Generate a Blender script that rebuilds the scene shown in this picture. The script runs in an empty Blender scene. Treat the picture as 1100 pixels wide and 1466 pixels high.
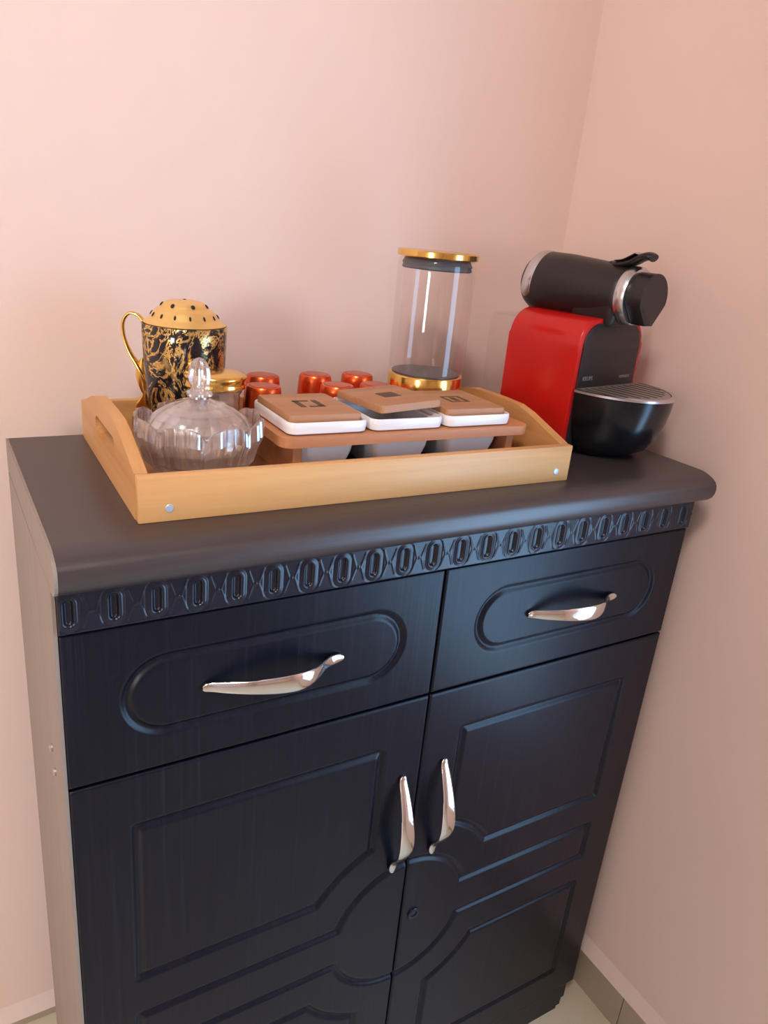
import bpy, bmesh, math, random
import numpy as np
from mathutils import Vector, Matrix
random.seed(4)
C = bpy.context.scene.collection
PI = math.pi
TOP = 1.0      # height of the sideboard's top above the floor

# ------------------------------------------------------------------ camera
cam_d = bpy.data.cameras.new('camera'); cam = bpy.data.objects.new('camera', cam_d); C.objects.link(cam)
bpy.context.scene.camera = cam
right = Vector((0.86047319, -0.50121497, 0.09148463))
down = Vector((-0.10421836, -0.34891334, -0.93134205))
fwd = Vector((0.49872279, 0.79186049, -0.35246638))
M = Matrix((( right.x, -down.x, -fwd.x, -0.0663),
            ( right.y, -down.y, -fwd.y, -0.6001),
            ( right.z, -down.z, -fwd.z, 0.2622 + TOP),
            (0, 0, 0, 1)))
cam.matrix_world = M
cam_d.sensor_fit = 'HORIZONTAL'; cam_d.sensor_width = 36.0; cam_d.lens = 1082.1 / 1100 * 36
cam_d.clip_start = 0.02

# ------------------------------------------------------------------ world, lights, exposure
sc = bpy.context.scene
sc.view_settings.view_transform = 'Standard'; sc.view_settings.look = 'None'
sc.view_settings.gamma = 1; sc.view_settings.use_curve_mapping = False
sc.view_settings.exposure = 0.0
w = bpy.data.worlds.new('sky'); sc.world = w; w.use_nodes = True
w.node_tree.nodes['Background'].inputs['Color'].default_value = (0.62, 0.78, 1.0, 1)
w.node_tree.nodes['Background'].inputs['Strength'].default_value = 1.0

def area(name, loc, target, sx, sy, power, col):
    d = bpy.data.lights.new(name, 'AREA'); d.shape = 'RECTANGLE'; d.size = sx; d.size_y = sy
    d.energy = power; d.color = col
    o = bpy.data.objects.new(name, d); C.objects.link(o); o.location = loc
    dv = Vector(target) - Vector(loc)
    o.rotation_euler = dv.to_track_quat('-Z', 'Y').to_euler()
    return o
# daylight entering by the opening in the left wall, the one in the right wall, and a ceiling lamp
area('daylight_left', (-2.27, -1.9, 1.35), (-1.0, -1.5, 1.25), 0.60, 0.90, 39, (1.0, 0.965, 0.93))
area('daylight_right', (0.90, -0.62, 0.90), (0.0, -0.62, 0.90), 0.62, 1.05, 13.0, (0.34, 0.64, 1.0))
area('ceiling_lamp', (-0.55, -0.95, 2.50), (-0.55, -0.95, 0), 0.30, 0.30, 23, (1.0, 0.90, 0.80))

# ------------------------------------------------------------------ materials
def mat(name, col, rough=0.5, metal=0.0, spec=0.5, coat=0.0, coat_r=0.1):
    m = bpy.data.materials.new(name); m.use_nodes = True
    b = m.node_tree.nodes['Principled BSDF']
    b.inputs['Base Color'].default_value = (*col, 1); b.inputs['Roughness'].default_value = rough
    b.inputs['Metallic'].default_value = metal; b.inputs['Specular IOR Level'].default_value = spec
    b.inputs['Coat Weight'].default_value = coat; b.inputs['Coat Roughness'].default_value = coat_r
    return m
def nd(m, t, **kw):
    n = m.node_tree.nodes.new(t)
    for k, v in kw.items(): setattr(n, k, v)
    return n
def lk(m, a, b): m.node_tree.links.new(a, b)
def coords(m, scale, kind='Object', rot=(0, 0, 0)):
    tc = nd(m, 'ShaderNodeTexCoord'); mp = nd(m, 'ShaderNodeMapping')
    mp.inputs['Scale'].default_value = scale; mp.inputs['Rotation'].default_value = rot
    lk(m, tc.outputs[kind], mp.inputs['Vector']); return mp.outputs['Vector']
def ramp(m, fac, stops):
    r = nd(m, 'ShaderNodeValToRGB'); e = r.color_ramp.elements
    while len(e) < len(stops): e.new(0.5)
    for x, (p, c) in zip(e, stops): x.position = p; x.color = (*c, 1)
    lk(m, fac, r.inputs['Fac']); return r.outputs['Color']
def noise(m, vec, scale, detail=3, rough=0.5, dist=0.0):
    n = nd(m, 'ShaderNodeTexNoise'); n.inputs['Scale'].default_value = scale
    n.inputs['Detail'].default_value = detail; n.inputs['Roughness'].default_value = rough
    n.inputs['Distortion'].default_value = dist
    lk(m, vec, n.inputs['Vector']); return n.outputs['Fac']
def bump(m, h, strength=0.2, dist=0.001):
    b = nd(m, 'ShaderNodeBump'); b.inputs['Strength'].default_value = strength; b.inputs['Distance'].default_value = dist
    lk(m, h, b.inputs['Height']); lk(m, b.outputs['Normal'], m.node_tree.nodes['Principled BSDF'].inputs['Normal'])
def grainy(name, scale, stops, rough, nscale=1.0, bs=0.15, dist=0.0, spec=0.5, detail=4, coat=0.0, coat_r=0.2):
    m = mat(name, stops[0][1], rough, spec=spec, coat=coat, coat_r=coat_r)
    v = coords(m, scale); f = noise(m, v, nscale, detail, 0.6, dist)
    lk(m, ramp(m, f, stops), m.node_tree.nodes['Principled BSDF'].inputs['Base Color'])
    if bs: bump(m, f, bs, 0.0006)
    return m

WALL = grainy('peach_wall_paint', (1, 1, 1), [(0.35, (0.815, 0.640, 0.580)), (0.65, (0.835, 0.660, 0.600))], 0.75, 3.0, 0.0, spec=0.3)
WALLB = bpy.data.materials['peach_wall_paint']
_v = coords(WALLB, (1, 1, 1)); bump(WALLB, noise(WALLB, _v, 160, 3), 0.08, 0.001)
CEIL = mat('ceiling_paint', (0.82, 0.80, 0.77), 0.8)
FLOOR = grainy('beige_floor_tile', (1, 1, 1), [(0.3, (0.56, 0.50, 0.38)), (0.7, (0.60, 0.54, 0.42))], 0.28, 5.0, 0.0)
SKIRT = grainy('skirting_tile', (1, 1, 1), [(0.3, (0.38, 0.32, 0.24)), (0.7, (0.42, 0.35, 0.27))], 0.35, 8.0, 0.0)
SKIRT_TOP = mat('skirting_plaster', (0.76, 0.62, 0.57), 0.6)
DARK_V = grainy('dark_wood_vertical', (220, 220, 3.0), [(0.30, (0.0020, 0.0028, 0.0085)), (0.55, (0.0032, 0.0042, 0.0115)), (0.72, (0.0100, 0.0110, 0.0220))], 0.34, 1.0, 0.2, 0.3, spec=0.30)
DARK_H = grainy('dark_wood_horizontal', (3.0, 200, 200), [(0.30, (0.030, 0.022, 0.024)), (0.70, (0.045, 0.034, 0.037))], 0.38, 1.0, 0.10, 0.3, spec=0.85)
DARK_F = mat('dark_embossed_foil', (0.008, 0.010, 0.022), 0.25, spec=0.45)
PANEL = grainy('unfinished_side_laminate', (60, 60, 2), [(0.3, (0.245, 0.205, 0.18)), (0.7, (0.285, 0.24, 0.21))], 0.5, 1.0, 0.0)
CHROME = mat('polished_chrome', (0.82, 0.83, 0.84), 0.08, 1.0)
SATIN = mat('satin_chrome', (0.62, 0.62, 0.65), 0.25, 1.0)
BAMBOO = grainy('bamboo_tray', (2.2, 45, 45), [(0.25, (0.50, 0.245, 0.085)), (0.5, (0.64, 0.345, 0.135)), (0.75, (0.70, 0.41, 0.175))], 0.42, 1.0, 0.05, 0.4, spec=0.45)
BAMBOO_S = grainy('bamboo_tray_side', (45, 2.2, 45), [(0.25, (0.46, 0.21, 0.072)), (0.5, (0.60, 0.305, 0.115)), (0.75, (0.66, 0.36, 0.15))], 0.42, 1.0, 0.05, 0.4, spec=0.45)
BAMBOO_D = grainy('bamboo_tray_bottom', (2.2, 40, 10), [(0.25, (0.36, 0.15, 0.05)), (0.75, (0.50, 0.235, 0.085))], 0.5, 1.0, 0.05, 0.4)
RACKW = grainy('rack_wood', (3, 60, 60), [(0.3, (0.46, 0.175, 0.07)), (0.7, (0.58, 0.25, 0.11))], 0.45, 1.0, 0.05, 0.3)
LIDW = grainy('lid_wood', (4, 70, 70), [(0.3, (0.36, 0.165, 0.075)), (0.7, (0.46, 0.225, 0.108))], 0.48, 1.0, 0.05, 0.3)
INLAY = mat('burnt_wood_inlay', (0.085, 0.045, 0.022), 0.6)
CERAM = mat('white_ceramic', (0.84, 0.81, 0.82), 0.16, spec=0.55)
GOLD = mat('gold_metal', (0.86, 0.56, 0.16), 0.17, 1.0)
GOLD_S = mat('satin_gold', (0.90, 0.60, 0.22), 0.33, 0.75)
HOLE = mat('pierced_dark', (0.02, 0.012, 0.006), 0.8)
COPPER = mat('copper_lacquer', (0.76, 0.125, 0.035), 0.28, 0.92)
COPPER_T = mat('copper_lacquer_base', (0.62, 0.15, 0.08), 0.34, 0.8)
RED = mat('red_plastic', (0.52, 0.008, 0.006), 0.26, spec=0.5)
BLACK = mat('black_plastic', (0.013, 0.010, 0.011), 0.38, spec=0.5)
BLACK_G = mat('glossy_black_plastic', (0.004, 0.005, 0.008), 0.22, spec=0.5)
RUBBER = mat('grey_gasket', (0.075, 0.085, 0.105), 0.5)
DISC = mat('dark_grey_disc', (0.10, 0.105, 0.12), 0.35, 0.3)
GREY_P = mat('grey_print', (0.22, 0.20, 0.20), 0.5)
GRID = mat('drip_grid_grey', (0.30, 0.27, 0.26), 0.35, 0.5)
PLUG = mat('pale_blue_plug', (0.50, 0.58, 0.68), 0.3, 0.3)
STEEL = mat('steel_screw', (0.6, 0.57, 0.54), 0.3, 1.0)

def marble():
    m = mat('black_and_gold_marbling', (0.01, 0.01, 0.012), 0.12, spec=0.6)
    b = m.node_tree.nodes['Principled BSDF']
    v = coords(m, (1, 1, 0.8))
    n1 = noise(m, v, 26, 5, 0.66, 2.6)
    f = ramp(m, n1, [(0.0, (0, 0, 0)), (0.490, (0, 0, 0)), (0.515, (1, 1, 1)), (0.555, (1, 1, 1)), (0.58, (0, 0, 0)), (1, (0, 0, 0))])
    n2 = noise(m, v, 17, 2, 0.5, 0.8)
    f2 = ramp(m, n2, [(0.0, (1, 1, 1)), (0.31, (1, 1, 1)), (0.34, (0, 0, 0)), (1, (0, 0, 0))])
    mx = nd(m, 'ShaderNodeMath', operation='MAXIMUM'); lk(m, f, mx.inputs[0]); lk(m, f2, mx.inputs[1])
    c = ramp(m, mx.outputs[0], [(0, (0.008, 0.008, 0.014)), (1, (0.76, 0.50, 0.17))])
    lk(m, c, b.inputs['Base Color'])
    mm = nd(m, 'ShaderNodeMath', operation='MULTIPLY'); mm.inputs[1].default_value = 0.9
    lk(m, mx.outputs[0], mm.inputs[0]); lk(m, mm.outputs[0], b.inputs['Metallic'])
    r = nd(m, 'ShaderNodeMath', operation='MULTIPLY_ADD'); r.inputs[1].default_value = 0.18; r.inputs[2].default_value = 0.10
    lk(m, mx.outputs[0], r.inputs[0]); lk(m, r.outputs[0], b.inputs['Roughness'])
    return m
MARBLE = marble()
def thin_glass(name, tint, gl=0.05, edge=0.55):
    m = bpy.data.materials.new(name); m.use_nodes = True; nt = m.node_tree; nt.nodes.remove(nt.nodes['Principled BSDF'])
    out = nt.nodes['Material Output']
    t = nd(m, 'ShaderNodeBsdfTransparent'); t.inputs['Color'].default_value = (*tint, 1)
    g = nd(m, 'ShaderNodeBsdfGlossy'); g.inputs['Roughness'].default_value = 0.03; g.inputs['Color'].default_value = (1, 1, 1, 1)
    lw = nd(m, 'ShaderNodeLayerWeight'); lw.inputs['Blend'].default_value = 0.25
    ma = nd(m, 'ShaderNodeMath', operation='MULTIPLY_ADD'); ma.inputs[1].default_value = edge; ma.inputs[2].default_value = gl
    lk(m, lw.outputs['Facing'], ma.inputs[0])
    pw = nd(m, 'ShaderNodeMath', operation='POWER'); pw.inputs[1].default_value = 2.0
    lk(m, lw.outputs['Facing'], pw.inputs[0]); lk(m, pw.outputs[0], ma.inputs[0])
    mx = nd(m, 'ShaderNodeMixShader'); lk(m, ma.outputs[0], mx.inputs['Fac'])
    lk(m, t.outputs[0], mx.inputs[1]); lk(m, g.outputs[0], mx.inputs[2]); lk(m, mx.outputs[0], out.inputs['Surface'])
    return m
GLASS_T = thin_glass('clear_thin_glass', (0.965, 0.955, 0.955))
TANK = thin_glass('clear_tank_plastic', (0.975, 0.965, 0.965), 0.04, 0.3)
def crystal():
    m = bpy.data.materials.new('cut_crystal'); m.use_nodes = True; nt = m.node_tree; nt.nodes.remove(nt.nodes['Principled BSDF'])
    out = nt.nodes['Material Output']
    g = nd(m, 'ShaderNodeBsdfGlass'); g.inputs['IOR'].default_value = 1.5; g.inputs['Roughness'].default_value = 0.04
    g.inputs['Color'].default_value = (1, 1, 1, 1)
    t = nd(m, 'ShaderNodeBsdfTransparent'); t.inputs['Color'].default_value = (0.97, 0.96, 0.96, 1)
    gl = nd(m, 'ShaderNodeBsdfGlossy'); gl.inputs['Roughness'].default_value = 0.12; gl.inputs['Color'].default_value = (0.95, 0.95, 0.97, 1)
    mx = nd(m, 'ShaderNodeMixShader'); mx.inputs['Fac'].default_value = 0.30
    lk(m, g.outputs[0], mx.inputs[1]); lk(m, t.outputs[0], mx.inputs[2])
    m2 = nd(m, 'ShaderNodeMixShader'); m2.inputs['Fac'].default_value = 0.27
    lk(m, mx.outputs[0], m2.inputs[1]); lk(m, gl.outputs[0], m2.inputs[2]); lk(m, m2.outputs[0], out.inputs['Surface'])
    return m
CRYSTAL = crystal()

# ------------------------------------------------------------------ helpers
def link(name, me, m, parent=None, loc=None, rot=None):
    o = bpy.data.objects.new(name, me); C.objects.link(o)
    if m: me.materials.append(m)
    if parent: o.parent = parent
    if loc: o.location = loc
    if rot: o.rotation_euler = rot
    return o
def part(name, bm, m, parent=None, smooth=True, loc=None, rot=None, angle=40):
    bmesh.ops.recalc_face_normals(bm, faces=bm.faces)
    me = bpy.data.meshes.new(name); bm.to_mesh(me); bm.free()
    if smooth:
        for p in me.polygons: p.use_smooth = True
        me.set_sharp_from_angle(angle=math.radians(angle))
    return link(name, me, m, parent, loc, rot)
def thing(name, label, cat, loc=(0, 0, 0), rz=0, group=None):
    o = bpy.data.objects.new(name, None); C.objects.link(o); o.location = loc; o.rotation_euler = (0, 0, rz)
    o.empty_display_size = 0.05
    tag(o, label, cat, group); return o
def tag(o, label, cat, group=None):
    o['label'] = label; o['category'] = cat
    if group: o['group'] = group
def struct(o): o['kind'] = 'structure'; return o
def box(x0, x1, y0, y1, z0, z1, bev=0.0, seg=2, bm=None):
    b = bmesh.new()
    bmesh.ops.create_cube(b, size=1)
    for v in b.verts: v.co = Vector(((x0 + x1) / 2 + v.co.x * (x1 - x0), (y0 + y1) / 2 + v.co.y * (y1 - y0), (z0 + z1) / 2 + v.co.z * (z1 - z0)))
    if bev: bmesh.ops.bevel(b, geom=b.edges[:], offset=bev, segments=seg, affect='EDGES', profile=0.5)
    if bm is not None:
        me = bpy.data.meshes.new('t'); b.to_mesh(me); b.free(); bm.from_mesh(me); bpy.data.meshes.remove(me); return bm
    return b
def lathe(prof, seg=64, cap0=True, cap1=True, fr=None, bm=None):
    b = bm or bmesh.new(); rings = []
    for i, (r, z) in enumerate(prof):
        ring = []
        for k in range(seg):
            a = 2 * PI * k / seg; rr, zz = (r, z) if fr is None else fr(i, r, z, a)
            ring.append(b.verts.new((rr * math.cos(a), rr * math.sin(a), zz)))
        rings.append(ring)
    for r0, r1 in zip(rings, rings[1:]):
        for k in range(seg): b.faces.new((r0[k], r0[(k + 1) % seg], r1[(k + 1) % seg], r1[k]))
    if cap0: b.faces.new(rings[0][::-1])
    if cap1: b.faces.new(rings[-1])
    return b
def prism(pts, axis, a0, a1, bev=0.0, seg=2):
    """extrude polygon pts along axis ('x': pts are (y,z), 'y': (x,z), 'z': (x,y)) from a0 to a1"""
    b = bmesh.new()
    f3 = {'x': lambda p, a: (a, p[0], p[1]), 'y': lambda p, a: (p[0], a, p[1]), 'z': lambda p, a: (p[0], p[1], a)}[axis]
    A = [b.verts.new(f3(p, a0)) for p in pts]; B = [b.verts.new(f3(p, a1)) for p in pts]
    n = len(pts)
    fa = b.faces.new(A); fb = b.faces.new(B[::-1])
    for i in range(n): b.faces.new((A[i], B[i], B[(i + 1) % n], A[(i + 1) % n]))
    if bev:
        es = [e for e in b.edges if (e.verts[0] in A and e.verts[1] in A) or (e.verts[0] in B and e.verts[1] in B)]
        bmesh.ops.bevel(b, geom=es, offset=bev, segments=seg, affect='EDGES', profile=0.5)
    return b
def arc(cx, cy, r, a0, a1, n):
    return [(cx + r * math.cos(math.radians(a0 + (a1 - a0) * i / n)), cy + r * math.sin(math.radians(a0 + (a1 - a0) * i / n))) for i in range(n + 1)]
def rrect(x0, x1, y0, y1, r, n=5):
    return arc(x1 - r, y0 + r, r, -90, 0, n) + arc(x1 - r, y1 - r, r, 0, 90, n) + arc(x0 + r, y1 - r, r, 90, 180, n) + arc(x0 + r, y0 + r, r, 180, 270, n)
def loft(sections, closed_ends=True):
    b = bmesh.new(); R = [[b.verts.new(p) for p in s] for s in sections]; n = len(R[0])
    for r0, r1 in zip(R, R[1:]):
        for k in range(n): b.faces.new((r0[k], r0[(k + 1) % n], r1[(k + 1) % n], r1[k]))
    if closed_ends: b.faces.new(R[0][::-1]); b.faces.new(R[-1])
    return b
def tube(path, rad, seg=12, up=(0, 0, 1), flat=1.0):
    """path points, radius per point (or pair w,t)"""
    secs = []; P = [Vector(p) for p in path]; up = Vector(up)
    for i, p in enumerate(P):
        t = (P[min(i + 1, len(P) - 1)] - P[max(i - 1, 0)]).normalized()
        s = t.cross(up)
        if s.length < 1e-4: s = t.cross(Vector((1, 0, 0)))
        s.normalize(); u = s.cross(t).normalized()
        r = rad[i] if isinstance(rad, (list, tuple)) else rad
        ra, rb = r if isinstance(r, tuple) else (r, r * flat)
        secs.append([p + s * ra * math.cos(2 * PI * k / seg) + u * rb * math.sin(2 * PI * k / seg) for k in range(seg)])
    return loft(secs)
def spline(pts, n):
    """Catmull-Rom through points"""
    P = [np.array(p, float) for p in pts]; P = [2 * P[0] - P[1]] + P + [2 * P[-1] - P[-2]]; out = []
    for i in range(1, len(P) - 2):
        for k in range(n):
            t = k / n
            out.append(tuple(0.5 * (2 * P[i] + (P[i + 1] - P[i - 1]) * t + (2 * P[i - 1] - 5 * P[i] + 4 * P[i + 1] - P[i + 2]) * t * t + (3 * P[i] - P[i - 1] - 3 * P[i + 1] + P[i + 2]) * t ** 3)))
    out.append(tuple(P[-2])); return out
def relief(name, xs, zs, Y, thick, m, parent, rim=0.0015):
    """board whose front face (towards -y) is a height grid Y[z, x]; closed by sides and back"""
    nx, nz = len(xs), len(zs)
    X, Z = np.meshgrid(xs, zs)
    if rim:
        d = np.minimum(np.minimum(X - xs[0], xs[-1] - X), np.minimum(Z - zs[0], zs[-1] - Z))
        Y = Y + np.clip(rim - d, 0, rim) ** 2 / rim
    V = np.stack([X, Y, Z], -1).reshape(-1, 3)
    i = np.arange(nx * nz).reshape(nz, nx)
    F = np.stack([i[:-1, :-1], i[:-1, 1:], i[1:, 1:], i[1:, :-1]], -1).reshape(-1, 4)
    ring = np.concatenate([i[0, :-1], i[:-1, -1], i[-1, :0:-1], i[:0:-1, 0]])
    nb = len(ring); base = len(V); B = V[ring].copy(); B[:, 1] = thick
    V = np.concatenate([V, B]); r2 = np.arange(nb) + base
    S = np.stack([ring, r2, np.roll(r2, -1), np.roll(ring, -1)], -1)
    faces = F.tolist() + S.tolist() + [r2.tolist()]
    me = bpy.data.meshes.new(name); me.from_pydata(V.tolist(), [], faces)
    for k, p in enumerate(me.polygons): p.use_smooth = k < len(F)
    return link(name, me, m, parent)

# ================================================================== THE ROOM
XR, YB, XL, YF, HC = 0.852, 0.387, -2.3, -3.2, 2.62
struct(part('floor', box(XL - .1, XR + .2, YF - .1, YB + .1, -0.1, 0), FLOOR, smooth=False))
struct(part('ceiling', box(XL - .1, XR + .2, YF - .1, YB + .1, HC, HC + .1), CEIL, smooth=False))
struct(part('wall_back', box(XL - .1, XR + .1, YB, YB + .1, 0, HC), WALL, smooth=False))
struct(part('wall_front', box(XL - .1, XR + .1, YF - .1, YF, 0, HC), WALL, smooth=False))
# right wall with the window opening beyond the frame's edge
def holed_wall(name, x0, x1, oy0, oy1, oz0, oz1):
    b = bmesh.new()
    box(x0, x1, YF, oy0, 0, HC, bm=b); box(x0, x1, oy1, YB, 0, HC, bm=b)
    box(x0, x1, oy0, oy1, 0, oz0, bm=b); box(x0, x1, oy0, oy1, oz1, HC, bm=b)
    return struct(part(name, b, WALL, smooth=False))
holed_wall('wall_right', XR, XR + .1, -0.96, -0.295, 0.36, 1.45)
holed_wall('wall_left', XL - .1, XL + .0, -2.45, -1.35, 0.7, 2.0)
def frame(name, x0, x1, y0, y1, z0, z1):
    b = bmesh.new(); t = 0.03
    box(x0, x1, y0, y0 + t, z0, z1, bm=b); box(x0, x1, y1 - t, y1, z0, z1, bm=b)
    box(x0, x1, y0 + t, y1 - t, z0, z0 + t, bm=b); box(x0, x1, y0 + t, y1 - t, z1 - t, z1, bm=b)
    return struct(part(name, b, CEIL, smooth=False))
frame('window_1', XR + .060, XR + .095, -0.96, -0.295, 0.36, 1.45)
frame('window_2', XL - .095, XL - .055, -2.45, -1.35, 0.7, 2.0)
# skirting: tiles stuck on the wall with a sloped plaster fillet above them
def skirting(name, horizontal, a0, a1, joints, ztile, zfil, off):
    root = bpy.data.objects.new(name, None); C.objects.link(root); struct(root)
    if horizontal: fil = prism([(YB, zfil), (YB - off, ztile), (YB, ztile)], 'x', a0, a1)
    else: fil = prism([(XR, zfil), (XR - off, ztile), (XR, ztile)], 'y', a0, a1)
    part('fillet', fil, SKIRT_TOP, root, smooth=False)
    js = [a0] + joints + [a1]
    for p, q in zip(js, js[1:]):
        if horizontal: b = box(p + .0008, q - .0008, YB - off, YB, 0, ztile, 0.0007, 1)
        else: b = box(XR - off, XR, p + .0008, q - .0008, 0, ztile, 0.0007, 1)
        part('tile', b, SKIRT, root, smooth=False)
struct(part('added_shade_pier', box(-.80, -.70, YF, -0.84, 0, HC), WALL, smooth=False))  # unseen pier, added to block left daylight from the right wall
skirting('baseboard_right', False, -0.6, YB - .013, [-0.4, -0.075], 0.076, 0.101, 0.012)
skirting('baseboard_back', True, -1.2, XR - .013, [-0.9, -0.57, -0.24, 0.09, 0.42], 0.014, 0.040, 0.012)

# ================================================================== SIDEBOARD
W, D = 0.80, 0.318
SB = thing('sideboard', 'dark blue-black wooden sideboard with two drawers, two panelled doors and pale side panel', 'sideboard')
Zt = TOP
# top slab with a rounded moulded front edge
prof = [(D, Zt), (D, Zt - .037), (0.0, Zt - .039), (-.004, Zt - .039), (-.012, Zt - .038), (-.019, Zt - .035), (-.0245, Zt - .030), (-.027, Zt - .024),
        (-.0275, Zt - .018), (-.0265, Zt - .013), (-.024, Zt - .009), (-.019, Zt - .0055), (-.012, Zt - .0028), (-.005, Zt - .0008), (0.002, Zt)]
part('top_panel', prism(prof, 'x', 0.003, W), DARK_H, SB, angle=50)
o = part('edge_band', prism(prof, 'x', 0.0, 0.0028), PANEL, SB, smooth=False); o['label'] = 'pale unfinished left end of the top'
o = part('side_panel', box(0, .0030, 0.0012, D, 0.0, Zt - .0395), PANEL, SB, smooth=False); o['label'] = 'pale beige-grey left side panel'
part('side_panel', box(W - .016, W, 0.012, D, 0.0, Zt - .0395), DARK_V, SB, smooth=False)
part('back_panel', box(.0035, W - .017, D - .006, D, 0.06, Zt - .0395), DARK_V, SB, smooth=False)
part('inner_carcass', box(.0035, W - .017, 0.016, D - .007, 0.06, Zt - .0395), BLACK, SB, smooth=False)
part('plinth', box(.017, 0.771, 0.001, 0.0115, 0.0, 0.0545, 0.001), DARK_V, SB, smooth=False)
part('foot', box(0.773, 0.783, 0.004, 0.0115, 0.0, 0.0545, 0.001), DARK_V, SB, smooth=False)
# embossed frieze
def smooth01(x): x = np.clip(x, 0, 1); return x * x * (3 - 2 * x)
def ridge(d, w): return np.exp(-(d / w) ** 2)
def stadium(X, Z, hw, hh): # vertical stadium sdf, hw radius, hh half height
    q = np.maximum(np.abs(Z) - (hh - hw), 0); return np.hypot(X, q) - hw
xs = np.linspace(0.0034, W - .002, 1000); zs = np.linspace(Zt - .081, Zt - .0398, 46)
X, Z = np.meshgrid(xs, zs); zc = Zt - .0605
P = 0.0365; u = (X - 0.0120 + P / 2) % P - P / 2; v = Z - zc
uo = (X - 0.0120) % P - P / 2
h = 0.0009 * ridge(stadium(u, v, .0056, .0140), .0010)          # raised oval ring
h -= 0.0030 * smooth01(-(stadium(u, v, .0042, .0128)) / .0022)  # sunken middle
h -= 0.0005 * ridge(stadium(u, v, .0100, .0185), .0010)         # outer groove
h += 0.0005 * ridge(np.abs(uo) - (.0026 + .35 * np.abs(v)), .0008) * (np.abs(v) < .0150) * (stadium(u, v, .0105, .0185) > 0)
h += 0.0010 * ridge(np.hypot(uo, v), .0014)
relief('frieze', xs, zs, -.0035 - h, 0.0115, DARK_F, SB)
# handles (bowed, wider two thirds along, with slim tail)
def handle_bm(L=0.150):
    P, R = [], []
    ctrl = [(-.5, .003), (-.44, .005), (-.36, .011), (-.22, .0200), (-.07, .0265), (.05, .0290), (.13, .0285), (.21, .0245), (.28, .0180), (.34, .0110), (.41, .0055), (.5, .0036)]
    wid = [.0042, .0056, .0066, .0078, .0092, .0100, .0098, .0086, .0070, .0060, .0060, .0046]
    cc = spline([(a, b, c * 1.0) for (a, b), c in zip(ctrl, wid)], 4)
    for a, yy, ww in cc: P.append((a * L, -yy, 0)); R.append((ww, .0023))
    b = bmesh.new(); secs = []
    for i, p in enumerate(P):
        t = (Vector(P[min(i + 1, len(P) - 1)]) - Vector(P[max(i - 1, 0)])).normalized(); s = Vector((0, 0, 1)); u_ = s.cross(t)
        k = 0.6 if i in (0, len(P) - 1) else 1
        secs.append([Vector(p) + s * R[i][0] * k * math.copysign(abs(math.cos(q)) ** .7, math.cos(q)) + u_ * R[i][1] * math.sin(q) for q in [2 * PI * j / 14 for j in range(14)]])
    return loft(secs)
def add_handle(parent, loc, rot=0.0):
    o = part('handle', handle_bm(), CHROME, parent, loc=loc, angle=60); o.rotation_euler = (0, rot, 0)
    o['label'] = 'bowed polished chrome handle'; return o
def groove(d, w=.0058, dep=.0038):
    """routed moulding along |d|=0: sloped outside, raised field inside"""
    x = np.clip(1 - np.abs(d) / w, 0, 1); return dep * np.minimum(x * 1.12, 1 - (1 - x) ** 1.6 * 0 - .0) * np.where(x > .86, .86 / np.maximum(x, .01) * (1 + .3 * (x - .86)), 1)
def hstadium(X, Z, r, hx): q = np.maximum(np.abs(X) - hx, 0); return np.hypot(q, Z) - r
def rectsdf(X, Z, x0, x1, z0, z1):
    dx = np.maximum(x0 - X, X - x1); dz = np.maximum(z0 - Z, Z - z1)
    return np.hypot(np.maximum(dx, 0), np.maximum(dz, 0)) + np.minimum(np.maximum(dx, dz), 0)
YFc = 0.0
def drawer(x0, x1, xc, hx0, hx1):
    root = bpy.data.objects.new('drawer', None); C.objects.link(root); root.parent = SB
    xs = np.arange(x0, x1 + 1e-6, (x1 - x0) / 270); zs = np.linspace(Zt - .2430, Zt - .0835, 110)
    X, Z = np.meshgrid(xs, zs)
    d = hstadium(X - xc, Z - (Zt - .1625), .0395, .1075)
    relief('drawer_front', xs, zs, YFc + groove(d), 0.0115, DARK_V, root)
    add_handle(root, ((hx0 + hx1) / 2, YFc + .001, Zt - .1635))
drawer(0.0034, 0.3988, 0.2035, .128, .275)
drawer(0.4012, W - .0005, 0.6045, .533, .679)
def door(x0, x1, side):
    root = bpy.data.objects.new('door', None); C.objects.link(root); root.parent = SB
    xs = np.linspace(x0, x1, 232); zs = np.linspace(Zt - .9450, Zt - .2462, 404)
    X, Z = np.meshgrid(xs, zs); z = Z - Zt; x = X if side < 0 else W - X
    circ = np.hypot(x - .4, z + .602)
    a = np.maximum(rectsdf(x, z, .062, .341, -.514, -.310), .157 - circ)
    c = np.maximum(rectsdf(x, z, .062, .341, -.887, -.690), .157 - circ)
    b_ = np.minimum(rectsdf(x, z, .060, .40, -.634, -.573), circ - .101)
    d = np.minimum(np.minimum(np.abs(a), np.abs(b_)), np.abs(c))
    relief('door_panel', xs, zs, YFc + groove(d), 0.0115, DARK_V, root)
    if side < 0: add_handle(root, (0.3745, YFc + .001, Zt - .4275), PI / 2)
    else:
        add_handle(root, (0.4345, YFc + .001, Zt - .4215), PI / 2)
        k = lathe([(0.0085, 0), (.0085, .0018), (.0072, .0028), (.0050, .0028), (.0046, .0012)], 28)
        part('keyhole', k, DARK_F, root, loc=(0.420, YFc - .0001, Zt - .598), rot=(PI / 2, 0, 0))
door(0.0034, 0.3990, -1)
door(0.4010, W - .0005, 1)
for yy, zz in ((.076, -.249), (.061, -.267)):
    s = part('screw', lathe([(.0042, 0), (.0042, .0014), (.0026, .0028), (.0008, .0030)], 16), STEEL, SB, loc=(0, yy, Zt + zz), rot=(0, -PI / 2, 0))

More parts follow.
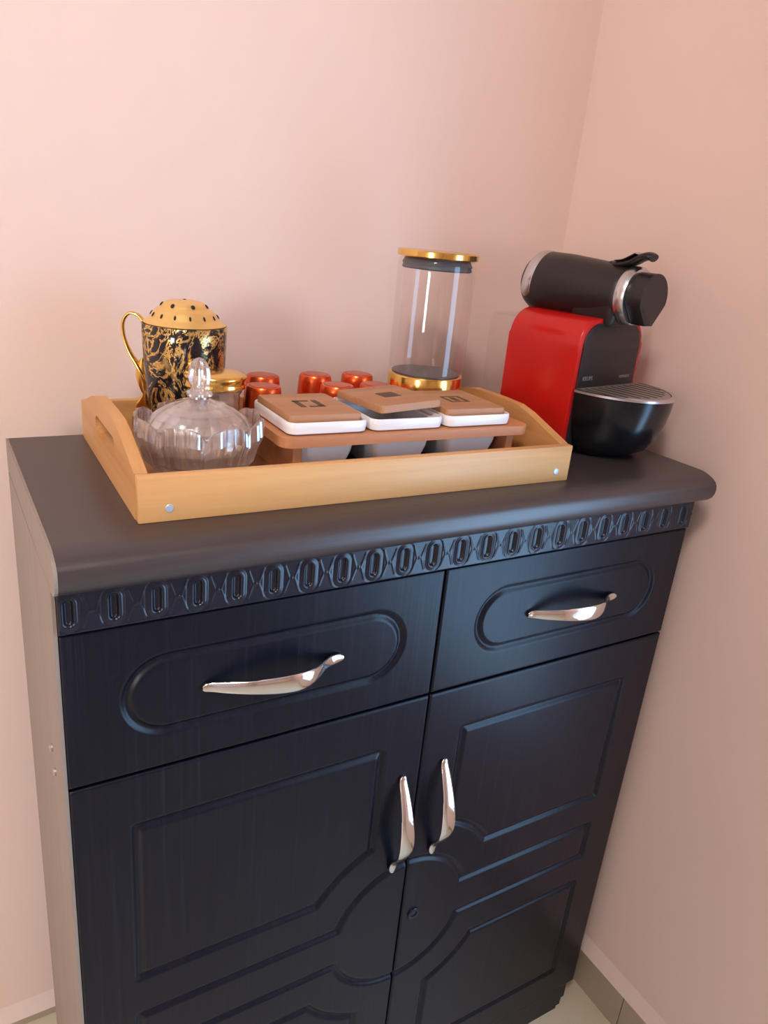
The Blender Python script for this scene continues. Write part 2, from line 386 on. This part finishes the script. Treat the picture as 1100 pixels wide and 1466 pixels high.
# ================================================================== TRAY
TR = thing('serving_tray', 'light bamboo serving tray with cut-out side handles, on the sideboard', 'tray', (0.328, 0.1665, TOP), math.radians(-1.0))
tw, td = 0.249, 0.1455   # half sizes
part('tray_bottom', box(-tw + .009, tw - .009, -td + .009, td - .009, 0.001, 0.009), BAMBOO_D, TR, smooth=False)
for s in (-1, 1):
    y0, y1 = (-td, -td + .0105) if s < 0 else (td - .0105, td)
    part('long_rail', box(-tw + .0003, tw - .0003, y0, y1, 0, 0.043, .0012, 2), BAMBOO, TR)
def tray_side(s):
    # outline in (y,z), raised middle, with slot
    pts = []
    yA, yB = -td + .0107, td - .0107
    pts += [(yA, 0.0003), (yB, 0.0003), (yB, .043)]
    pts += [(td - .075, .0640), (td - .098, .0690), (td - .13, .0700), (-td + .13, .0700), (-td + .098, .0690), (-td + .075, .0640)]
    pts += [(yA, .043)]
    b = bmesh.new()
    x0, x1 = (-tw, -tw + .0115) if s < 0 else (tw - .0115, tw)
    slot = rrect(-.050, .050, .030, .050, .0098, 5)
    # triangulated face with hole by bridging through edge fill
    rings = []
    for xx in (x0, x1):
        O = [b.verts.new((xx, *p)) for p in pts]; S = [b.verts.new((xx, *p)) for p in slot]
        es = [b.edges.new((O[i], O[(i + 1) % len(O)])) for i in range(len(O))] + [b.edges.new((S[i], S[(i + 1) % len(S)])) for i in range(len(S)) ]
        bmesh.ops.triangle_fill(b, use_beauty=True, edges=es)
        rings.append((O, S))
    for j in (0, 1):
        A, B = rings[0][j], rings[1][j]; n = len(A)
        for i in range(n): b.faces.new((A[i], A[(i + 1) % n], B[(i + 1) % n], B[i]))
    return part('handle_side', b, BAMBOO_S, TR, smooth=False)
tray_side(-1); tray_side(1)
for xx in (-.2215, .2285):
    part('screw_plug', lathe([(.0040, 0), (.0040, .0006), (.0034, .0012), (.0012, .0014)], 20), PLUG, TR, loc=(xx, -td + .0003, .0125), rot=(PI / 2, 0, 0))
TZ = TOP + 0.0092   # tray floor

# ================================================================== RACK WITH THREE DISHES
RK = thing('dish_rack', 'low reddish bamboo rack holding three white dishes, inside the tray', 'rack', (0.3820, 0.118, TZ), math.radians(-1.0))
rw, rd, rz0, rz1 = 0.1565, 0.062, 0.0395, 0.0498
b = bmesh.new(); openings = [(-.103, -.003), (-.0085, -.003), (.0860, -.003)]
outl = rrect(-rw, rw, -rd, rd, .014, 6)
rings = []
for zz in (rz0, rz1):
    O = [b.verts.new((*p, zz)) for p in outl]; es = [b.edges.new((O[i], O[(i + 1) % len(O)])) for i in range(len(O))]; rr = [O]
    for ox, oy in openings:
        S = [b.verts.new((*p, zz)) for p in rrect(ox - .0375, ox + .0375, oy - .0450, oy + .0450, .008, 4)]
        es += [b.edges.new((S[i], S[(i + 1) % len(S)])) for i in range(len(S))]; rr.append(S)
    bmesh.ops.triangle_fill(b, use_beauty=True, edges=es); rings.append(rr)
for A, B in zip(*rings):
    n = len(A)
    for i in range(n): b.faces.new((A[i], A[(i + 1) % n], B[(i + 1) % n], B[i]))
part('board', b, RACKW, RK, smooth=False)
for s in (-1, 1):
    x0 = s * (rw - .016)
    part('leg', box(min(x0, x0 - s * .010), max(x0, x0 - s * .010), -.052, .052, 0, rz0 - .0002, .001), RACKW, RK, smooth=False)
part('dark_backboard', box(-rw + .027, rw - .027, .0520, .0550, 0, rz0 - .0002, .0005), BLACK, RK, smooth=False)
part('dark_base', box(-rw + .027, rw - .027, -.050, .0518, 0, .0008), BLACK, RK, smooth=False)
def sq_ring(hx, hy, z, r, n=5, rot=0): return [(p[0], p[1], z) for p in rrect(-hx, hx, -hy, hy, r, n)]
def dish_bm():
    hx, hy = .0450, .0530
    prof = [(.55, .55, .0032), (.60, .62, .0036), (.76, .78, .030), (.800, .815, .0425), (.80, .82, .0522), (.93, .94, .0524), (.985, .985, .0540), (1.0, 1.0, .0590), (1.0, 1.0, .0640), (.985, .985, .0655),
            (.958, .965, .0655), (.945, .955, .0622), (.80, .82, .0612), (.74, .76, .045), (.58, .6, .008)]
    return loft([sq_ring(hx * a, hy * b_, z, max(.009 * min(1, a), .004)) for a, b_, z in prof])
def lid_bm():
    hx, hy = .0405, .0468
    return loft([sq_ring(hx * a, hy * a2, z, .004) for a, a2, z in [(.93, .94, 0), (1, 1, .0012), (1, 1, .0078), (.985, .988, .0090), (.9, .92, .0091)]])
def dish(label, loc, rz, lid_rot, lid_off, inlay):
    t = thing('lidded_dish', label, 'dish', loc, rz, 'lidded white dishes on the rack')
    part('dish_body', dish_bm(), CERAM, t, angle=35)
    l = part('dish_lid', lid_bm(), LIDW, t, loc=lid_off, rot=lid_rot, angle=30)
    z = .0094
    b = bmesh.new()
    if inlay == 'ring':
        for (a0, a1, b0, b1) in ((-.014, -.008, -.014, .012), (.008, .014, -.012, .014), (-.014, .004, .010, .0145), (-.004, .014, -.0145, -.010)): box(a0, a1, b0, b1, z - .0009, z, bm=b)
    elif inlay == 'solid':
        box(-.011, .011, -.011, .011, z - .0009, z, bm=b)
    else:
        for (a0, a1, b0, b1) in ((-.013, -.010, -.014, .014), (.009, .013, -.014, .014), (-.010, .009, .0115, .014), (-.010, .009, -.014, -.0115), (-.004, .003, -.008, .008)): box(a0, a1, b0, b1, z - .0009, z, bm=b)
    p = part('inlay', b, INLAY, l, smooth=False); p['label'] = 'dark square pattern'
    return t
rr = math.radians(-1.0)
def on_rack(dx, dy): return (0.3820 + dx * math.cos(rr) - dy * math.sin(rr), 0.118 + dx * math.sin(rr) + dy * math.cos(rr), TZ - .0022)
dish('white ceramic dish with flat wooden lid, nearest the crystal bowl', on_rack(-.103, -.003), rr, (0, 0, 0), (-.001, .001, .0625), 'ring')
dish('white ceramic dish in the middle, its wooden lid sitting tilted and askew', on_rack(-.0085, -.003), rr, (math.radians(-2.0), math.radians(-2.6), math.radians(5)), (.004, .004, .0692), 'solid')
dish('white ceramic dish with wooden lid, nearest the coffee machine', on_rack(.086, -.003), rr, (0, 0, math.radians(-1)), (-.001, .001, .0625), 'outline')

# ================================================================== COPPER TUMBLERS (upside down)
def tumbler_bm():
    return lathe([(.0245, 0), (.0258, 0), (.0262, .0010), (.0252, .010), (.0210, .060), (.0204, .0655), (.0190, .0678), (.0170, .0680), (.0165, .0674), (.0020, .0674)], 40)
t0 = None
spots = [((.2660, .216), 'front copper tumbler beside the crystal bowl, upside down', ),
         ((.2885, .2745), 'rear copper tumbler nearest the gold lidded mug, upside down'),
         ((.3600, .2110), 'middle copper tumbler of the front row, upside down behind the dishes'),
         ((.3600, .2740), 'middle copper tumbler of the rear row, upside down against the tray back'),
         ((.4130, .2080), 'front copper tumbler just left of the tall canister, upside down'),
         ((.4210, .2730), 'rear copper tumbler just left of the tall canister, upside down')]
for i, ((x, y), lab) in enumerate(spots):
    t = thing('copper_tumbler', lab, 'tumbler', (x, y, TZ), i * 1.1, 'upturned copper tumblers')
    if t0 is None:
        wall_ = part('cup_wall', tumbler_bm(), COPPER, t, angle=50)
        foot_ = part('cup_base', lathe([(.0160, .0675), (.0162, .0683), (.0150, .0688), (.002, .0688)], 32), COPPER_T, t, angle=50); t0 = t
    else:
        for s in (wall_, foot_):
            c = s.copy(); C.objects.link(c); c.parent = t

# ================================================================== CANISTER
CN = thing('glass_canister', 'tall clear glass canister with gold lid and gold mirrored base', 'canister', (0.501, 0.232, TZ))
R = .0495; H0, H1 = .0770, .2205
part('gold_base', lathe([(R - .004, 0), (R - .0008, .001), (R, .004), (R, H0 - .003), (R - .0008, H0 - .001), (R - .004, H0)], 72), GOLD, CN, angle=30)
part('inner_disc', lathe([(R - .0045, H0 + .0002), (R - .0045, H0 + .0016), (R - .010, H0 + .0022), (.002, H0 + .0022)], 64), DISC, CN)
part('glass_body', lathe([(R - .0004, H0 + .0004), (R, H0 + .006), (R, H1 - .006), (R - .001, H1 - .002), (R - .003, H1)], 72, False, False), GLASS_T, CN, angle=70)
g = part('gold_lid', lathe([(.010, H1 + .0009), (R + .0005, H1 + .0009), (R + .0018, H1 + .002), (R + .0018, H1 + .0078), (R + .0008, H1 + .0092), (R - .004, H1 + .0096), (.003, H1 + .0100)], 72), GOLD, CN, angle=30)
part('gasket', lathe([(R - .013, H1 - .013), (R - .0065, H1 - .013), (R - .0048, H1 - .0115), (R - .0060, H1 - .0095), (R - .0060, H1 - .008), (R - .0048, H1 - .006), (R - .0062, H1 - .004), (R - .0085, H1 + .0005), (R - .013, H1 + .0005)], 64), RUBBER, g)

# ================================================================== BLACK AND GOLD MUG WITH PIERCED LID
MG = thing('lidded_mug', 'black and gold marbled mug with pierced gold domed lid, at the tray back', 'mug', (0.187, 0.2600, TZ))
part('mug_body', lathe([(.026, 0), (.033, .0004), (.0365, .003), (.0385, .010), (.0405, .022), (.0425, .050), (.0455, .085), (.0465, .112), (.0472, .129), (.0462, .1298), (.0440, .1285), (.0435, .117), (.040, .060), (.030, .012)], 72), MARBLE, MG, angle=60)
lid = part('mug_lid', lathe([(.0425, .1280), (.0445, .1295), (.0455, .1308), (.0440, .1326), (.0405, .1345), (.0375, .1375), (.0340, .1430), (.0300, .1465), (.0275, .1475), (.0262, .1492), (.0238, .1522), (.0195, .1545), (.012, .1560), (.003, .1565)], 72), GOLD_S, MG, angle=60)
hb = bmesh.new()
def pip(bm, a, r, z, tilt, sx, sz):
    e = Matrix.Translation((r * math.cos(a), r * math.sin(a), z)) @ Matrix.Rotation(a, 4, 'Z') @ Matrix.Rotation(tilt, 4, 'Y') @ Matrix.Diagonal((.0010, sx, sz, 1))
    bmesh.ops.create_uvsphere(bm, u_segments=10, v_segments=6, radius=1, matrix=e)
for k in range(14): pip(hb, 2 * PI * k / 14 + .1, .0362, .1400, -.55, .0013, .0028)
for k in range(7): pip(hb, 2 * PI * k / 7 + .3, .0250, .1510, -.75, .0024, .0028)
pip(hb, 0, 0, .1563, -PI / 2, .002, .002)
part('pierced_holes', hb, HOLE, lid)
# handle: ear loop then a leaf-like tail, towards camera left (-x slightly -y)
ha = Vector((-.86, .50, 0)).normalized()
ctrl = [(.044, .126, .0030), (.052, .1345, .0028), (.062, .1360, .0026), (.0690, .126, .0026), (.0685, .110, .0026), (.0620, .092, .0032), (.0530, .078, .0044), (.0470, .066, .0046), (.0430, .056, .0034)]
cc = spline(ctrl, 5)
hdl = part('mug_handle', tube([ha * a + Vector((0, 0, z)) for a, z, r in cc], [(r * .72, r * 1.5) for a, z, r in cc], 12, up=(.5, .86, 0)), GOLD, MG, angle=60)
# leaf tail below the handle
lc = spline([(.0475, .088, .0012), (.0490, .078, .0052), (.0490, .066, .0064), (.0475, .052, .0036), (.0455, .046, .0030), (.0480, .034, .0068), (.0490, .022, .0080), (.0470, .008, .0060), (.0450, .002, .0040)], 5)
part('leaf_tail', tube([ha * (a + .0015) + Vector((0, -.003, z)) for a, z, r in lc], [(r, .0022) for a, z, r in lc], 12, up=(.5, .86, 0)), GOLD, MG, angle=60)

# ================================================================== SMALL JAR WITH GOLD LID
SJ = thing('glass_jar', 'small clear glass jar with rounded gold lid, between the mug and the crystal bowl', 'jar', (0.1970, 0.1815, TZ))
part('jar_body', lathe([(.018, .0005), (.0225, .001), (.0250, .006), (.0255, .052), (.0262, .069), (.0285, .0718), (.0292, .0740), (.0280, .0755), (.0255, .0755), (.0235, .065), (.0230, .010), (.018, .004)], 48), CRYSTAL, SJ, angle=50)
part('jar_lid', lathe([(.0275, .0760), (.0322, .0764), (.0328, .0782), (.0318, .0804), (.0320, .0850), (.0332, .0865), (.0332, .0888), (.0310, .0908), (.0250, .0924), (.014, .0940), (.003, .0945)], 56), GOLD, SJ, angle=50)

# ================================================================== CRYSTAL BOWL
CB = thing('crystal_bowl', 'cut crystal sugar bowl with petal rim and domed lid with a pointed finial', 'bowl', (0.1535, 0.0985, TZ), 0.2)
CB.scale = (.94, .94, 1.0)
NP = 8
def bowl_bm():
    outer = [(.024, .0000), (.027, .0006), (.028, .0030), (.027, .0050), (.034, .0075), (.046, .0150), (.0550, .0260), (.0600, .0380), (.0625, .0500), (.0640, .0640)]
    inner = [(.0605, .0645), (.0590, .0510), (.0560, .0390), (.0500, .0275), (.0400, .0180), (.0260, .0120), (.010, .0110)]
    pr = outer + inner
    def fr(i, r, z, a):
        k = min(1, max(0, (z - .006) / .045)) if (i >= 3) else 0
        pet = abs(math.cos(a * NP / 2))           # 1 at petal centre
        petal = 1 - (1 - pet) ** 2.0
        dr = k * (0.0050 * (petal - .7))
        if i < len(outer):
            facet = 0.0036 * k * math.cos(a * NP * 2 + z * 130) * math.cos(a * NP * 2 - z * 130)
            dr += facet
        dz = 0.0105 * (petal - .72) * max(0, (z - .030) / .030)
        return (r + dr, z + dz)
    return lathe(pr, 192, True, True, fr)
part('bowl_body', bowl_bm(), CRYSTAL, CB, angle=9)
def dome_fr(i, r, z, a):
    k = 1.0 if 1 <= i <= 6 else 0.0
    return (r + k * .0013 * (abs(math.cos(a * 6)) * 2 - 1) * (r / .05), z)
dl = part('bowl_lid', lathe([(.0500, .0560), (.0515, .0575), (.0505, .0600), (.0455, .0665), (.0370, .0730), (.0260, .0785), (.0150, .0820), (.0100, .0840), (.0095, .0860),
                             (.0070, .0815), (.0140, .0785), (.0245, .0750), (.0350, .0695), (.0435, .0630), (.0475, .0580)], 144, False, False, dome_fr), CRYSTAL, CB, angle=9)
bmx = bmesh.new(); bmx.from_mesh(dl.data)
bmx.verts.ensure_lookup_table(); n = 144
for k in range(n): bmx.faces.new((bmx.verts[(14) * n + k], bmx.verts[14 * n + (k + 1) % n], bmx.verts[(k + 1) % n], bmx.verts[k]))
bmx.faces.new([bmx.verts[8 * n + k] for k in range(n)][::1]) if False else None
bmesh.ops.recalc_face_normals(bmx, faces=bmx.faces); bmx.to_mesh(dl.data); bmx.free()
def fin_fr(i, r, z, a): return (r * (1 + .10 * math.cos(a * 8)), z)
part('finial', lathe([(.0035, .0862), (.0120, .0864), (.0128, .0890), (.0085, .0915), (.0078, .0930), (.0098, .0975), (.0108, .1040), (.0100, .1110), (.0078, .1170), (.0045, .1208), (.0012, .1222)], 64, True, True, fin_fr), CRYSTAL, dl, angle=25)

# ================================================================== COFFEE MACHINE
PH = math.radians(10.0)
# local frame: origin at base centre, +x to the machine's right, -y its front
CM = thing('coffee_machine', 'red and black capsule coffee machine with round drip tray, right of the tray', 'coffee machine', (0.7060, 0.1700, TOP), PH)
bw, bd = .0720, .0530  # half width / half depth of the red body
def arch(hw, z0, z1, r, n=8):
    return [(-hw * 1.02, z0), (hw * 1.02, z0)] + [(hw * 1.0, z1 - r * 1.25)] + arc(hw - r, z1 - r, r, 0, 90, n) + arc(-hw + r, z1 - r, r, 90, 180, n) + [(-hw, z1 - r * 1.25)]
part('red_housing', prism(arch(bw, .0015, .1770, .034), 'y', -bd, .0640, .0035, 3), RED, CM, angle=50)
part('front_panel', prism(arch(bw - .0075, .004, .1710, .0290), 'y', -bd - .0018, -bd + .002, .0012, 2), BLACK, CM, angle=40)
# neck below the head
nk = loft([[(x * a, y * b_ + c, z) for x, y in rrect(-1, 1, -1, 1, .3, 5)] for a, b_, c, z in [(.028, .030, -.030, .168), (.032, .034, -.032, .180), (.033, .034, -.032, .205)]])
part('neck', nk, BLACK, CM, angle=40)
# head: tapered barrel along y
def barrel(sections, seg=56):
    return loft([[(r * math.cos(2 * PI * k / seg), y, zc_ + r * sq * math.sin(2 * PI * k / seg)) for k in range(seg)] for y, r, zc_, sq in sections])
part('head', barrel([(.1000, .014, .2090, 1), (.0960, .025, .2090, 1), (.0880, .034, .2090, 1), (.0780, .0395, .2090, 1), (.066, .0420, .2088, 1), (.030, .0420, .2083, 1), (-.026, .0385, .2078, 1), (-.054, .0355, .2073, 1), (-.0625, .0350, .2072, 1), (-.0640, .0335, .2072, 1)]), BLACK, CM, angle=50)
part('chrome_ring', barrel([(-.0635, .0325, .2072, 1), (-.0638, .0358, .2072, 1), (-.0655, .0370, .2072, 1), (-.0740, .0370, .2072, 1), (-.0780, .0345, .2072, 1), (-.0785, .0305, .2072, 1)]), SATIN, CM, angle=40)
# spout cap: teardrop outline pointing down
tp = [(x, z + .2072) for x, z in arc(0, .001, .0300, -22, 202, 28)] + [(-.0085, .2072 - .0330), (.0085, .2072 - .0330)]
part('spout_cap', prism(tp, 'y', -.1000, -.0785, .0016, 2), BLACK, CM, angle=40)
# curved chrome band over the back of the head
bs = []
for k in range(33):
    a = math.radians(72 + 134 * k / 32)
    bs.append((.0410 * math.cos(a), .0745 - .004 * math.sin(PI * k / 32), .2088 + .0410 * math.sin(a)))
part('chrome_band', tube(bs, [(.0022, .0085 * min(1, .45 + .3 * min(k, 32 - k))) for k in range(33)], 14, up=(0.0, 1, 0.0)), SATIN, CM, angle=60)
# lever on top, rising and curving forward
lv = spline([(0, -.030, .2425), (0, -.045, .2440), (0, -.060, .2480), (0, -.072, .2545), (0, -.082, .2575), (0, -.0885, .2555)], 5)
lvo = part('lever', tube(lv, [(.0125 if 2 < i < len(lv) - 2 else .0095, .0050) for i in range(len(lv))], 14, up=(0, .25, 1)), BLACK, CM, angle=60)
lv2 = spline([(-.004, -.040, .2485), (-.004, -.052, .2510), (-.004, -.062, .2560), (-.004, -.068, .2595)], 5)
part('lever_trim', tube(lv2, [(.0090, .0014)] * len(lv2), 12, up=(0, .25, 1)), SATIN, lvo, angle=60)
# drip tray
def halfround(hw, front, back, n=28):
    return [(hw * math.cos(t), -(front) * abs(math.sin(t)) ** .92) for t in [-PI + PI * k / n for k in range(n + 1)]]
def dring(sx, fr_, z, yb=-.0550):
    pts = []
    for k in range(33):
        t = PI + PI * k / 32
        pts.append((sx * math.cos(t) + .008, yb + fr_ * 1.05 * math.sin(t), z))
    return pts
dt = part('drip_tray', loft([dring(.046, .036, .0020), dring(.052, .046, .004), dring(.060, .062, .014), dring(.0665, .073, .030), dring(.0715, .081, .052), dring(.0740, .0845, .072), dring(.0745, .0855, .0840)]), BLACK_G, CM, angle=45)
part('base_block', box(-.050, .050, -.0550, .060, 0, .0014), BLACK_G, CM, smooth=False)
part('tray_rim', loft([dring(.0750, .0860, .0842), dring(.0765, .0876, .0852), dring(.0765, .0876, .0880), dring(.0745, .0855, .0892), dring(.0710, .0815, .0890), dring(.0705, .0810, .0872)]), SATIN, dt, angle=40)
gb = loft([dring(.0695, .0800, .0874), dring(.0695, .0800, .0886)])
gr = part('drip_grid', gb, GRID, dt, smooth=False)
for k in range(9):
    x = -.052 + .0145 * k
    L = .080 * math.sqrt(max(.05, 1 - ((x - .006) / .074) ** 2)) - .008
    part('slot', box(x - .0016, x + .0016, -.0575 - L, -.0605, .08855, .0889), HOLE, dt, smooth=False)
# small wordings
def text(body, size, loc, parent, m, name='lettering'):
    cu = bpy.data.curves.new(name, 'FONT'); cu.body = body; cu.size = size; cu.extrude = .0001; cu.align_x = 'CENTER'; cu.resolution_u = 2
    cu.space_character = 1.0; cu.offset = .00012
    tmp = bpy.data.objects.new('t', cu); C.objects.link(tmp)
    me = bpy.data.meshes.new_from_object(tmp.evaluated_get(bpy.context.evaluated_depsgraph_get()))
    bpy.data.objects.remove(tmp); me.materials.clear()
    return link(name, me, m, parent, loc, (PI / 2, 0, 0))
bpy.context.view_layer.update()
text('KRUPS', .0075, (-.0440, -.0550, .0985), CM, GREY_P)
text('NESPRESSO', .0050, (.0410, -.0550, .0985), CM, GREY_P)
# clear water tank behind
def tring(hx, hy, z): return [(x, y + .094, z) for x, y in rrect(-hx, hx, -hy, hy, .012, 5)]
part('water_tank', loft([tring(.050, .0270, .004), tring(.053, .0285, .008), tring(.055, .0285, .150), tring(.053, .0280, .1610)]), TANK, CM, angle=50)
part('tank_lid', loft([tring(.050, .0270, .1614), tring(.050, .0270, .1632)]), TANK, CM, smooth=False)
